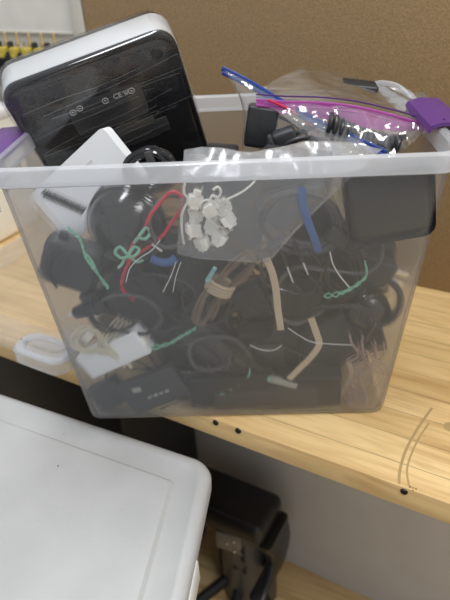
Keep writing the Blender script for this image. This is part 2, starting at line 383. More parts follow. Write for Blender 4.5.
def adapter(name, label, p0, p1, wpx, th, d, tilt=0, yaw=0, m='black', lab=True, sticker=False, tail=1, prongs=0, ribs=0, group=None, cat='adapter', seam=True, seed=0, bev=0):
    r = random.Random(seed+int(p0[0]*7+p0[1])); Mx, L_, s, th = fit(p0, p1, wpx, th, d, tilt, yaw); Wd = wpx*s
    t = empty(name, label, cat, Mx, group)
    bm = bmesh.new(); bv = bev or min(.004, th*.18)
    box(bm, L_, th, Wd, bv, seg=3)
    if seam: box(bm, L_-bv*1.2, .0012, Wd+.0012, .0004, T(0, th*.12, 0))
    for i in range(ribs):
        x = -L_*.42+i*(L_*.84/max(1, ribs-1)); box(bm, L_*.35/ribs, .003, Wd*.8, .0008, T(x, -th/2-.0005, 0))
    link('housing', bm, m, t)
    if lab:
        bm = bmesh.new(); box(bm, L_*.62, .0006, Wd*.6, .0002, T(-L_*.04, -th/2, 0)); lo = link('label_plate', bm, 'label', t)
        bm = bmesh.new()
        for i in range(5): box(bm, L_*(.5-.07*(i % 3)), .0003, Wd*.025, 0, T(-L_*.07+.01*L_*(i % 2), -th/2-.0005, Wd*(.2-.09*i)))
        link('print', bm, 'cable2', lo)
    if sticker:
        bm = bmesh.new(); box(bm, L_*.14, .0004, Wd*.14, 0, T(-L_*.2, -th/2-.0008, Wd*.22) @ Rm(8, 'Y')); tag(link('sticker', bm, 'stick', t), 'small pale sticker')
        bm = bmesh.new()
        for i in range(4): box(bm, L_*.07, .0004, Wd*(.06+.02*(i % 2)), 0, T(L_*(-.1+.1*i), -th/2-.0008, -Wd*.12))
        link('rating_print', bm, 'stick', t)
    if tail:
        bm = bmesh.new(); relief(bm, T(tail*L_/2, 0, 0) @ Rm(90*tail, 'Y')); link('strain_relief', bm, 'cable', t)
        bm = bmesh.new(); q = [V((tail*(L_/2+.012), 0, 0)), V((tail*(L_/2+.03), .004, r.uniform(-.01, .01))), V((tail*(L_/2+.03), .018, r.uniform(-.03, .0))), V((tail*L_*.2, .022, r.uniform(-.02, .02)))]
        tube(bm, q, .0021, 8); link('cord', bm, 'cable', t)
    for i in range(prongs):
        bm = bmesh.new(); zz = (i-.5*(prongs-1))*.0127
        box(bm, .017, .0016, .0064, .0006, T(-L_/2-.008, -th*.1, zz)); cyl(bm, .0014, .0014, .003, T(-L_/2-.012, -th*.1, zz) @ Rm(90, 'X'), 8); link('prong', bm, 'steel', t)
    return t
def coil(name, label, c, rx, ry, d, turns=6, r=.0021, m='cable', rot=0, jit=.08, tie=None, depth=.012, tails=True, seed=1, plug=True, tiew=.007, group=None, cat='cable'):
    """coiled cable facing the front wall; c centre px, rx/ry px"""
    R2 = random.Random(seed); Mx, _, s = frame((c[0]-5, c[1]), (c[0]+5, c[1]), d); Mx = Mx @ Rm(-rot, 'Y')
    t = empty(name, label, cat, Mx, group)
    q = []; n = 12; a0 = R2.random()*6
    for k in range(turns*n+1):
        a = 2*PI*k/n; i = k//n
        if k % n == 0: fx, fy, ox, oy = [1+R2.uniform(-jit, jit) for _ in range(2)]+[R2.uniform(-jit, jit)*.5 for _ in range(2)]
        q.append(V((rx*s*(fx*math.cos(a+a0)+ox), -depth/2+depth*k/(turns*n)+R2.uniform(-1, 1)*.0012, ry*s*(fy*math.sin(a+a0)+oy))))
    if tails: q = [V((q[0].x*.4, -depth*.3, q[0].z-.03))]+q+[V((q[-1].x*1.1, depth*.5, q[-1].z+.02)), V((q[-1].x*1.0+.012, depth*.4, q[-1].z+.035))]
    bm = bmesh.new(); tube(bm, q, r, 8, sm=3); link('cord', bm, m, t)
    if tails and plug:
        e = q[-1]; bm = bmesh.new(); relief(bm, T(*e) @ Rm(20, 'Y'), .012, .0034, 5); box(bm, .008, .006, .016, .0015, T(*e) @ Rm(20, 'Y') @ T(0, 0, .018)); link('plug', bm, 'black', t)
        bm = bmesh.new(); cyl(bm, .0024, .0024, .009, T(*e) @ Rm(20, 'Y') @ T(0, 0, .03), 12); link('plug_tip', bm, 'steel', t)
    if tie:
        bm = bmesh.new(); a = PI*.5 if rx > ry else 0
        cc = V((rx*s*math.cos(a+.2)*.96, 0, ry*s*math.sin(a+.2)*.96)) if not isinstance(tie, tuple) else V((tie[1]*s, 0, tie[2]*s))
        mm = tie if isinstance(tie, str) else tie[0]
        w2 = ry*s*1.0 if a == 0 else rx*s
        for k in (0,):
            ring = [V((cc.x+(.0085)*math.cos(x_)*(1 if a == 0 else .0), cc.y+(depth/2+.0045)*math.sin(x_), cc.z+(0 if a == 0 else .0085*math.cos(x_)))) for x_ in [2*PI*j/16 for j in range(16)]]
            tube(bm, ring, tiew, 8, closed=True, sm=0, flat=.12)
        link('tie', bm, mm, t)
    return t
def twist(label, pts, d=.006, m='green', r=.0011, turns=5, tails=True):
    """twisted pair wire tie along photo positions"""
    q = cat_rom([P(a, b, d) for a, b in pts], 10); bm = bmesh.new(); k = len(q)
    for ph in (0, PI):
        w_ = []
        for i, p in enumerate(q):
            a = ph+2*PI*turns*i/k; sp = .0014+(.0016 if tails and i > k*.72 else 0)
            w_.append(p+V((0, math.sin(a)*.0014, math.cos(a)*sp)))
        tube(bm, w_, r, 6, sm=0, flat=.7)
    return put('twist_tie', bm, m, label, 'twist tie', 'mint green twist ties in the bin')
def strip(name, label, pts, d, wd, m, cat='ribbon', th=.10, depths=None):
    bm = bmesh.new(); q = [P(a, b, (depths[i] if depths else d)) for i, (a, b) in enumerate(pts)]
    tube(bm, q, wd, 10, flat=th, up=NIN, sm=6); return put(name, bm, m, label, cat)
def wire(name, label, pts, d, r, m, cat='wire', dj=0, depths=None, parts=None):
    bm = bmesh.new(); q = [P(a, b, depths[i] if depths else d+dj*math.sin(i*1.7)) for i, (a, b) in enumerate(pts)]
    tube(bm, q, r, 8, sm=7); return put(name, bm, m, label, cat)

# ---- top left: wrapped modem
Mx, L_, s = frame((0, 84), (171, 28), .125)
rt = empty('cable_modem', 'black and silver cable modem in stretch wrap, standing tilted out of the bin', 'modem', Mx @ Rm(13, 'Z') @ Rm(20, 'X'))
Hh = .185; Th = .045
def rs(dx, y, r=.022): return [V((x, y, z)) for x, z in rrect(-L_/2+dx, L_/2-dx, -Hh+dx, -dx+.0, r)]
bm = bmesh.new(); loft(bm, [rs(.003, .0), rs(0, .003), rs(0, Th-.006), rs(.002, Th-.002), rs(.006, Th)]); link('silver_band', bm, 'silver', rt)
bm = bmesh.new(); loft(bm, [rs(.0005, .004, .022), rs(.0004, -.002, .022), rs(.002, -.0045, .021), rs(.006, -.0048, .018), rs(.0075, -.0038, .017), rs(.0095, -.0048, .016)]); link('bottom_cover', bm, 'gloss', rt)
bm = bmesh.new(); loft(bm, [rs(.0015, Th-.004, .022), rs(.0015, Th+.003, .022), rs(.006, Th+.005, .02)]); link('top_cover', bm, 'gloss', rt)
for fx, fz in ((-L_/2+.028, -.022), (L_/2-.024, -.022)):
    bm = bmesh.new(); lathe(bm, [(0, .002), (.0055, .002), (.0065, .001), (.0068, -.001)], 20, T(fx, -.0052, fz) @ Rm(90, 'X')); link('rubber_foot', bm, 'matte', rt)
bm = bmesh.new()
for i in range(19): box(bm, .0046, .0008, .0011, 0, T(-L_/2+.02+i*.0082, -.0051, -.0125))
link('vent_slots', bm, 'black2', rt)
bm = bmesh.new(); loft(bm, [[V((x, y, z)) for x, z in rrect(-.042, .046, -.088, -.046, .006)] for y in (-.0045, -.0052)]); lb = link('rating_label', bm, 'label', rt)
bm = bmesh.new()
for i in range(5): box(bm, .03+.006*(i % 2), .0002, .0009, 0, T(-.004+.003*(i % 2), -.0054, -.063-.004*i))
link('print', bm, 'black2', lb)
def text_bm(s_, size, Mx):
    cu = bpy.data.curves.new('t', 'FONT'); cu.body = s_; cu.size = size; cu.extrude = .0001; cu.align_x = 'CENTER'
    to = bpy.data.objects.new('t', cu); COL.objects.link(to); dg = bpy.context.evaluated_depsgraph_get(); dg.update()
    me = bpy.data.meshes.new_from_object(to.evaluated_get(dg)); bm = bmesh.new(); bm.from_mesh(me); bmesh.ops.transform(bm, matrix=Mx, verts=bm.verts)
    bpy.data.objects.remove(to); bpy.data.curves.remove(cu); bpy.data.meshes.remove(me); return bm
bm = text_bm('CE', .0085, T(.018, -.0056, -.056) @ Rm(90, 'X'))
for cx, cz in ((-.036, -.054), (-.027, -.052), (.003, -.054), (.035, -.0535)):
    tube(bm, [V((cx+.0034*math.cos(a), -.0056, cz+.0034*math.sin(a))) for a in [2*PI*j/12 for j in range(12)]], .0004, 5, closed=True, sm=0)
    box(bm, .003, .0004, .0008, 0, T(cx, -.0056, cz) @ Rm(30, 'Y'))
for j in range(3): box(bm, .0008, .0004, .006, 0, T(.0265+j*.002, -.0056, -.053) @ Rm(20*(j-1), 'Y'))
link('lettering', bm, 'mark', lb)
# port recess in the lower half
bm = bmesh.new(); box(bm, .075, .002, .03, .001, T(0.01, -.0052, -.108)); box(bm, .02, .003, .02, .001, T(.052, -.0055, -.11)); link('port_panel', bm, 'black2', rt)
# stretch wrap
bm = bmesh.new(); rr_ = []
for k, (dx, y) in enumerate(((.004, -.0075), (-.0015, -.006), (-.002, .01), (-.002, Th), (.003, Th+.008))): rr_.append(rs(dx, y, .024))
loft(bm, rr_)
bmesh.ops.subdivide_edges(bm, edges=bm.edges[:], cuts=1)
bw = bmesh.new()
nx, nz = 60, 60
vs = [[None]*(nz+1) for _ in range(nx+1)]
for i in range(nx+1):
    for j in range(nz+1):
        x = -L_/2+.002+(L_-.004)*i/nx; z = -.002-(Hh-.004)*j/nz
        rad = .022
        cx = max(0, abs(x)-(L_/2-rad)); cz = max(0, -z-(Hh-rad)) if z < -Hh/2 else max(0, z+rad)
        dd = math.hypot(cx, cz)
        if dd > rad and cx > 0 and cz > 0:
            x = math.copysign(L_/2-rad+cx*rad/dd, x); z = (-rad+cz*rad/dd) if z > -Hh/2 else -(Hh-rad)-cz*rad/dd
        st = noise.noise(V((x*9, z*48+x*12, 1.3)))+.5*noise.noise(V((x*14, z*90-x*14, 4)))
        vs[i][j] = bw.verts.new((x, -.0075-.0011*st-.0012*max(0, -z/Hh), z))
for i in range(nx):
    for j in range(nz): bw.faces.new([vs[i][j], vs[i+1][j], vs[i+1][j+1], vs[i][j+1]])
join(bm, bw)
wr = link('stretch_wrap', bm, 'wrap', rt); tag(wr, 'clear stretch wrap')
bm = bmesh.new()     # creases of the wrap
for k in range(12):
    z0 = -.03-.0075*k+rnd.uniform(-.004, .004); xa = -L_/2+rnd.uniform(.0, .09); xb = L_/2-rnd.uniform(-.001, .07); sl = rnd.uniform(.02, .16)
    tube(bm, [V((xa+(xb-xa)*f, -.0092, z0+sl*(xb-xa)*(f-.5)+.0015*math.sin(f*7+k))) for f in (0, .33, .66, 1)], .00035, 5, sm=4, flat=.4, up=(0, 1, 0))
link('wrap_crease', bm, 'bag2', rt)

# ---- white flat box
Mx, L_, s = frame((39, 206), (112, 139), .070, tilt=-16)
wb = empty('flat_white_box', 'flat white plastic box leaning on the wrapped black modem', 'box', Mx)
bm = bmesh.new(); loft(bm, [[V((x, y, z)) for x, z in rrect(-L_/2, L_/2, -.055, .016, .006)] for y in (0, .0015, .017, .018)]); link('casing', bm, 'card', wb)
bm = bmesh.new(); box(bm, .02, .0006, .0016, 0, T(.018, -.0005, -.002)); link('print', bm, 'mark', wb)

# ---- coil at the rim above the front bag
coil('coiled_cable', 'glossy black cord coiled at the rim beside the flat white box', (152, 170), 24, 19, .05, turns=6, m='gloss', r=.0028, jit=.14, seed=4, tails=False)
bm = bmesh.new(); box(bm, .008, .005, .014, .001, Matrix.Translation(P(150, 158, .035)) @ Rm(-12, 'Y')); put('cable_clip', bm, 'label', 'small grey cable clip on the black cord at the rim', 'clip')

# ---- ribbed cord, round dome
rc = wire('ribbed_cable', 'thin black ribbed cord above the round black housing', [(42, 192), (60, 198), (84, 211)], .03, .0022, 'cable', 'cord')
bm = bmesh.new(); A, B = P(44, 193, .03), P(84, 211, .03)
ax_ = (B-A).normalized(); q = []
n1 = ax_.orthogonal().normalized(); n2 = ax_.cross(n1)
for k in range(14*8+1):
    f = k/(14*8); a = 2*PI*k/8; q.append(A+(B-A)*f+(n1*math.cos(a)+n2*math.sin(a))*.0042)
tube(bm, q, .0012, 6, sm=2)
for v in bm.verts: v.co = v.co-rc.location
link('ribs', bm, 'cable', rc)
Mx, _, s = frame((97, 225), (152, 225), .05)
dm = empty('round_charger', 'large round glossy black housing with ridged edge below the modem', 'charger', Mx @ Rm(90-12, 'X') @ Rm(-14, 'Y'))
bm = bmesh.new(); R0 = .047
lathe(bm, [(0, .026), (.012, .0255), (.024, .0225), (.034, .017), (.040, .010), (.0415, .006), (.0445, .005), (R0, .002), (R0, -.012), (.043, -.016), (.036, -.024), (0, -.027)], 48, Rm(0, 'X')); link('housing', bm, 'gloss', dm)
bm = bmesh.new()
for k in range(60):
    a = 2*PI*k/60; box(bm, .0018, .0018, .011, .0004, T(R0*math.cos(a), R0*math.sin(a), -.005))
link('grip_ridge', bm, 'black2', dm)
bm = bmesh.new(); relief(bm, T(-.03, .032, 0) @ Rm(90, 'X') @ Rm(-40, 'Y') @ Rm(180, 'X'), .02, .0045, 7); link('strain_relief', bm, 'cable', dm)

# ---- left wall-plug adapter
Mx, L_, s = frame((46, 262), (100, 262), .022); Mx = Mx @ Rm(22, 'Y') @ Matrix.Diagonal((1, .72, 1, 1))
t = empty('plug_adapter', 'chunky black plug adapter with side ribs, pressed near the left bin wall', 'adapter', Mx)
t['label'] = 'chunky black plug adapter with ribbed rounded end below the ribbed cord'
bm = bmesh.new(); loft(bm, [[V((x, y, z)) for x, z in rrect(-.032+k, .03-k, -.03+k, .028-k, .013-k)] for y, k in ((-.018, .004), (-.0155, .001), (-.014, 0), (.016, 0), (.019, .003))]); link('housing', bm, 'black2', t)
bm = bmesh.new()
for k in range(8): box(bm, .0016, .032, .0022, .0005, T(-.0322, 0, -.018+k*.0052))
for k in range(6): box(bm, .0016, .0016, .018, .0004, T(-.022+k*.004, -.0185, .006))
link('grip_ridge', bm, 'black', t)
bm = bmesh.new(); box(bm, .010, .012, .008, .0015, T(-.016, -.002, .032)); link('latch_tab', bm, 'black', t)
bm = bmesh.new(); tube(bm, [V((-.012, -.019, .020)), V((-.022, -.021, .004)), V((-.020, -.021, -.016)), V((-.008, -.021, -.030))], .0018, 8); link('cord', bm, 'cable', t)
# ---- round pin plug below
Mx, L_, s = frame((78, 312), (104, 304), .012)
t = empty('barrel_plug', 'small black plug with silver pin above the cream cord', 'plug', Mx)
bm = bmesh.new(); lathe(bm, [(0, -.022), (.006, -.022), (.0075, -.02), (.009, -.006), (.009, .004), (.011, .006), (.011, .016), (.007, .02), (0, .02)], 20, Rm(90, 'Y')); link('body', bm, 'black', t)
bm = bmesh.new(); box(bm, .022, .014, .03, .003, T(.004, .006, .004)); link('shroud', bm, 'black2', t)
bm = bmesh.new(); lathe(bm, [(0, -.03), (.0025, -.03), (.0028, -.022), (0, -.022)], 12, Rm(90, 'Y')); tag(link('pin', bm, 'steel', t), 'silver pin')

# ---- long dark brick diagonal
adapter('power_brick', 'long flat black power brick lying diagonally behind the red wire loop', (114, 272), (196, 348), 52, .026, .048, tilt=-8, m='black2', lab=False, tail=0, seed=3)
adapter('power_brick', 'long black power brick with pale print crossing under the brown cable bundle', (180, 312), (262, 388), 50, .024, .052, tilt=6, lab=True, tail=0, seed=5)

# ---- white adapter with cream cord
Mx, L_, s = frame((86, 366), (146, 336), .016, tilt=-8, yaw=-4)
t = empty('white_power_adapter', 'white block power adapter at the bottom, with cream cord wound on it', 'adapter', Mx)
bm = bmesh.new(); box(bm, L_, .022, .036, .003, seg=3); box(bm, L_-.006, .0235, .0012, .0003, T(0, 0, .012)); link('housing', bm, 'white', t)
bm = bmesh.new(); box(bm, .003, .02, .012, .001, T(L_/2, 0, 0)); link('end_cap', bm, 'ivory', t)
bm = bmesh.new(); q = []
R3 = random.Random(3)
base = [(88, 352), (76, 346), (74, 336), (86, 328), (100, 334), (108, 346), (128, 366), (120, 358), (104, 350)]
for k in range(5):
    dx, dy = R3.uniform(-3, 3), R3.uniform(-3, 3)
    q += [P(a+dx+R3.uniform(-1.5, 1.5), b+dy+R3.uniform(-1.5, 1.5), .0045+.0018*R3.random()) for a, b in base]
tube(bm, q, .00125, 7, sm=4)
put('cream_cord', bm, 'cream', 'cream thin cord looped in front of the white adapter', 'cord')
bm = bmesh.new(); q = []
for k in range(4):
    q += [P(96+k*3, 352+k, .006), P(101+k*4, 338, .012), P(113+k*4.5, 322+k, .02), P(119+k*4, 318+k*2, .026), P(112+k*4, 334+k, .02), P(102+k*3, 350, .01)]
tube(bm, q, .0013, 7, sm=4); put('cream_cord', bm, 'cream', 'cream cord strands running up from the white adapter to the dark brick', 'cord')
Mx, L_, s = frame((83, 342), (93, 330), .014)
t = empty('white_plug', 'small translucent white plug beside the cream cord loop', 'plug', Mx)
bm = bmesh.new(); box(bm, .016, .007, .010, .002); link('body', bm, 'ivory', t); bm = bmesh.new(); box(bm, .008, .004, .006, .0005, T(.011, 0, 0)); link('connector', bm, 'steel', t)

# ---- bottom adapters
adapter('wall_adapter', 'square black adapter with pale sticker under the white adapter', (126, 399), (182, 378), 42, .026, .022, tilt=-10, lab=False, sticker=True, m='black2', tail=1, seed=2)
adapter('wall_adapter', 'small black adapter in the bottom corner below the white adapter', (97, 398), (124, 385), 30, .024, .03, tilt=-6, lab=False, tail=0, m='black', seed=8)
wire('thin_cable', 'thin grey cord curving along the bin floor under the sticker adapter', [(160, 409), (172, 404), (186, 400), (198, 404), (206, 408)], .012, .0014, 'cable2', 'cord')
wire('thin_cable', 'short dark cord end lying in the bottom corner of the bin', [(97, 411), (103, 405), (110, 400)], .010, .0015, 'cable2', 'cord')

# ---- red wire loop
for k, (pts, lab_) in enumerate((([(183, 197), (172, 192), (160, 203), (150, 216), (143, 232), (132, 246), (128, 262)], 'red wire arching from the connector bag down to the black cord'),
                                 ([(181, 197), (182, 207), (172, 222), (162, 236), (150, 246), (136, 256), (126, 268), (122, 288), (134, 300)], 'red wire looping low and ending behind the mint twist tie'))):
    wire('red_wire', lab_, pts, .008+.004*k, .0019, 'red', 'wire', dj=.002)
wire('white_wire', 'hair thin white wire beside the red wire loop', [(126, 282), (130, 268), (140, 258), (152, 250), (160, 240)], .006, .0006, 'white')
t = wire('jack_cable', 'slim black audio lead with silver tip beside the red wires', [(140, 236), (146, 240), (152, 243)], .006, .0022, 'cable', 'cable')
bm = bmesh.new(); tube(bm, [P(151, 243, .006)-t.location, P(162, 251, .006)-t.location], .0016, 10, sm=0); tag(link('plug_tip', bm, 'steel', t), 'silver tip')
wire('black_cord', 'black cord dropping from the red wire across the long dark brick', [(124, 272), (134, 282), (150, 296), (170, 314), (196, 338)], .014, .0022, 'cable', 'cord')
for k, (dx) in enumerate((0, 5)):
    wire('white_wire', ('hair thin white wire hanging below the connector bag beside the brick', 'hair thin white wire slanting past the blue tie below the connector bag')[k], [(176+dx, 262), (171+dx, 276), (163+dx*2, 292)], .007, .0005, 'white')
bm = bmesh.new(); tube(bm, [P(151, 258, .012), P(160, 262, .010), P(170, 262, .010), P(176, 258, .013)], .005, 8, flat=.3, up=NIN); put('blue_cable_strap', bm, 'blue', 'short blue strap under the lower corner of the connector bag', 'strap')
twist('mint green twist tie between the ribbed plug adapter and round housing', [(68, 228), (80, 240), (86, 258), (97, 272)], .003)
twist('mint green twist tie knotted around the red wires', [(84, 252), (92, 262), (98, 274), (108, 288)], .005)
bm = bmesh.new()
for pts in ([(127, 254), (120, 247), (115, 252), (121, 258), (129, 257), (137, 262), (143, 260)], [(128, 256), (134, 247), (139, 250), (134, 256), (126, 257), (122, 264), (118, 268)], [(139, 236), (146, 228), (150, 233), (145, 239), (138, 238), (134, 243)]):
    tube(bm, [P(a, b, .003+.002*(k % 3)) for k, (a, b) in enumerate(pts)], .0017, 8, flat=.35, up=NIN)
put('twist_tie', bm, 'green', 'mint green paper tie bow wrapped on the red and black wires', 'twist tie', 'mint green twist ties in the bin')
twist('mint green twist tie below the brown cable bundle', [(196, 328), (182, 336), (168, 344), (151, 348)], .008, turns=3)
twist('mint green twist tie lying low between black adapters near the ribbon end', [(250, 370), (247, 378), (236, 386), (220, 394)], .008, turns=3)
twist('mint green twist tie around the black cord below the blue strapped coil', [(365, 262), (366, 276), (352, 288), (338, 294), (324, 296)], .006, turns=4)

# ---- brown cable bundle with tan band
R4 = random.Random(9); bm = bmesh.new(); q = []
for k in range(9):
    o1, o2 = R4.uniform(-5, 5), R4.uniform(-5, 5); dd = .008+.002*(k % 4)
    q += [P(197+o1, 318+o2*.6, dd), P(203+o1*.8, 300+o2, dd), P(216+o1*.5, 284+o2*.5, dd), P(232+o1, 268+o2, dd), P(247+o1*.5, 256+o2, dd), P(254+o1*.3, 264+o2, dd+.004), P(240-o1, 280+o2*.4, dd+.004), P(224-o1*.4, 292-o2*.4, dd+.004), P(211-o1, 312+o2, dd+.004), P(202, 324+o2*.4, dd+.002)]
tube(bm, q, .0015, 7, sm=4)
t = put('cable_bundle', bm, 'brown', 'brown thin cable bundle folded and held by a tan band', 'cable')
bm = bmesh.new(); A, B = P(208, 282, .014), P(232, 291, .014); ax_ = (B-A); mid = (A+B)/2
for k in range(4):
    sh = (P(222, 280, .014)-P(219, 286, .014))*(k-1.5)*.42
    tube(bm, [mid+sh+ax_*.5*math.cos(a)+NIN*.010*math.sin(a)-t.location for a in [2*PI*j/20 for j in range(20)]], .0022, 8, closed=True, sm=0)
tag(link('rubber_band', bm, 'tan', t), 'tan rubber band')
bm = bmesh.new(); tube(bm, [P(207, 281, .008), P(215, 268, .008)], .0026, 10, sm=0); put('teal_sleeve', bm, 'teal', 'short teal sleeve poking out beside the tan rubber band', 'sleeve')

# ---- ribbed black part in the centre
t = adapter('ribbed_connector', 'black connector with fine ribs behind the tan ribbon', (236, 304), (266, 292), 34, .02, .022, ribs=9, m='black', lab=False, tail=0, cat='connector')

# ---- tan ribbons
strip('ribbon_cable', 'tan flat ribbon hanging straight below the connector bag', [(266, 258), (272, 272), (276, 290), (278, 310), (281, 330)], .007, .0042, 'ribbon')
t = strip('ribbon_cable', 'tan flat ribbon bent at an angle, ending in a pale connector', [(311, 318), (316, 332), (319, 345), (310, 358), (298, 370), (289, 379)], .007, .0042, 'ribbon')
Mx, L_, s = frame((268, 378), (299, 386), .008)
t2 = empty('ribbon_connector', 'pale mint connector block at the end of the bent tan ribbon', 'connector', Mx)
bm = bmesh.new(); box(bm, L_*.86, .006, .0085, .001); link('body', bm, 'stick', t2)
for k in range(3):
    bm = bmesh.new(); tube(bm, [V((-L_*.42, 0, .003-.003*k)), V((-L_*.5, -.001, .001-.003*k)), V((-L_*.52, -.001, -.006+.002*k))], .0013, 6); tag(link('wire_end', bm, 'green', t2), 'mint wire end')

# ---- coil with blue strap
coil('cable_coil', 'black cable coiled in a large oval with a blue strap', (302, 222), 38, 30, .018, turns=8, r=.0019, m='cable2', rot=-18, jit=.13, seed=11, depth=.014, tails=False)
bm = bmesh.new(); tube(bm, [P(302, 187, .006), P(303, 203, .003), P(308, 222, .003), P(315, 240, .004), P(318, 252, .01)], .0042, 10, flat=.2, up=NIN); put('blue_strap', bm, 'blue', 'blue fabric strap wrapped around the oval black coil', 'strap')
strip('tan_strap', 'narrow tan strap slanting down beside the blue strapped coil', [(334, 188), (339, 202), (345, 216), (354, 232)], .012, .0026, 'tan', 'strap')
t = wire('angled_plug_cord', 'black plug with ribbed neck and cord loop beside the blue strapped coil', [(344, 218), (356, 214), (368, 222), (370, 236), (360, 248), (346, 250), (338, 244)], .014, .0024, 'cable', 'plug')
bm = bmesh.new(); Mx = Matrix.Translation(P(338, 236, .014)-t.location); box(bm, .026, .014, .02, .004, Mx @ Rm(30, 'Y'), 3); link('plug_body', bm, 'black', t)
bm = bmesh.new(); relief(bm, Matrix.Translation(P(342, 222, .014)-t.location) @ Rm(70, 'Y'), .02, .004, 8); link('strain_relief', bm, 'cable', t)
adapter('wall_adapter', 'big smooth black adapter behind the tan strap and cord loop', (345, 212), (434, 196), 80, .045, .09, bev=.012, tilt=-4, yaw=0, m='black', lab=False, tail=0, seed=21)
# ---- usb tips
for k, (a, b, c_, d_) in enumerate(((287, 266, 293, 282), (303, 262, 308, 274))):
    t = wire('usb_lead', ('black lead with silver tip hanging under the blue strapped coil, nearer the tan ribbon', 'black lead with silver tip hanging directly under the blue strap')[k], [(a-9, b-20), (a-3, b-9), (a, b)], .008, .002, 'cable', 'cable')
    bm = bmesh.new(); tube(bm, [P(a, b, .008)-t.location, P(c_, d_, .008)-t.location], .0013, 8, sm=0); tag(link('plug_tip', bm, 'steel', t), 'silver tip')
    bm = bmesh.new(); tube(bm, [P(c_, d_, .010)-t.location, P(c_+12, d_+14, .012)-t.location, P(c_+20, d_+34, .016)-t.location], .0019, 8); link('cord', bm, 'cable', t)
# ---- vertical corded coil
coil('cable_coil', 'black cord coil held by the mint twist tie under the blue strap', (342, 272), 17, 28, .022, turns=6, r=.0021, m='cable', rot=12, jit=.16, seed=15, tails=False)
wire('grey_wire', 'thin pale grey wire arching across the black cord coil', [(330, 252), (333, 264), (340, 276), (350, 288)], .009, .0007, 'ivory')
# ---- clear plug prongs + adapters right
adapter('plug_adapter', 'black plug with two flat prongs facing the bin corner', (392, 274), (356, 262), 26, .02, .03, m='black', lab=False, tail=1, prongs=2, seed=12)
coil('cable_coil', 'black cable coiled around a glossy round adapter near the bin corner', (378, 302), 22, 27, .026, turns=4, r=.0026, m='cable', rot=10, jit=.07, seed=16, tails=False)
Mx, _, s = frame((352, 312), (382, 312), .036)
dm = empty('round_adapter', 'glossy round black adapter inside the cable coil by the bin corner', 'adapter', Mx @ Rm(100, 'X'))
bm = bmesh.new(); lathe(bm, [(0, .016), (.012, .015), (.022, .010), (.027, .003), (.028, -.004), (.026, -.012), (0, -.014)], 36); link('housing', bm, 'gloss', dm)
bm = bmesh.new(); relief(bm, T(.026, 0, 0) @ Rm(90, 'Y'), .012, .004, 5); link('strain_relief', bm, 'cable', dm)
adapter('power_brick', 'flat black power brick with printed label between the two tan ribbons', (228, 352), (300, 346), 58, .028, .04, tilt=5, m='black', lab=True, tail=0, seed=31)
adapter('power_brick', 'black power brick standing behind the bent tan ribbon', (300, 352), (356, 330), 60, .03, .05, tilt=-5, m='black2', lab=False, tail=0, seed=32)
adapter('power_brick', 'dark power brick lying on the bin floor behind the pale connector', (214, 396), (318, 394), 30, .034, .05, m='black2', lab=False, tail=0, seed=33)
adapter('power_brick', 'black power brick behind the coil with silver tipped leads', (262, 292), (318, 300), 44, .03, .052, tilt=4, m='black', lab=False, tail=0, seed=34)
adapter('wall_adapter', 'black adapter standing behind the brown cable bundle', (186, 290), (226, 250), 50, .03, .06, m='black2', lab=False, tail=0, seed=35)
# ---- pinkish tangle bottom right
bm = bmesh.new(); R5 = random.Random(5)
for k in range(9):
    q = []; x = R5.uniform(345, 366); y = 405
    for j in range(7): q.append(P(x, y, .016+R5.uniform(0, .014))); x = min(384, max(338, x+R5.uniform(-12, 14))); y -= R5.uniform(7, 14)
    q = [V((v.x, v.y, max(.006, v.z))) for v in q]; tube(bm, q, R5.choice((.0008, .0012, .0016)), 6, sm=5)
put('wire_tangle', bm, 'pink', 'loose tangle of pinkish thin wires in the bottom corner by the wood', 'wires', None, 'stuff')
wire('thin_wire', 'thin pale wire loop with white tip near the bin corner', [(366, 350), (374, 360), (384, 364), (386, 370), (376, 370), (370, 362)], .008, .0009, 'pink')
wire('thin_wire', 'hair thin white wire crossing the bent tan ribbon', [(288, 328), (300, 336), (312, 342), (330, 344), (352, 345)], .005, .0005, 'white')
wire('thin_wire', 'hair thin curved white wire below the straight tan ribbon', [(250, 345), (262, 350), (274, 350), (282, 345)], .005, .0005, 'white')
strip('tan_strip', 'faint tan strip standing among the pinkish wires', [(338, 402), (344, 388), (352, 374), (349, 362)], .02, .0024, 'tan', 'strip')

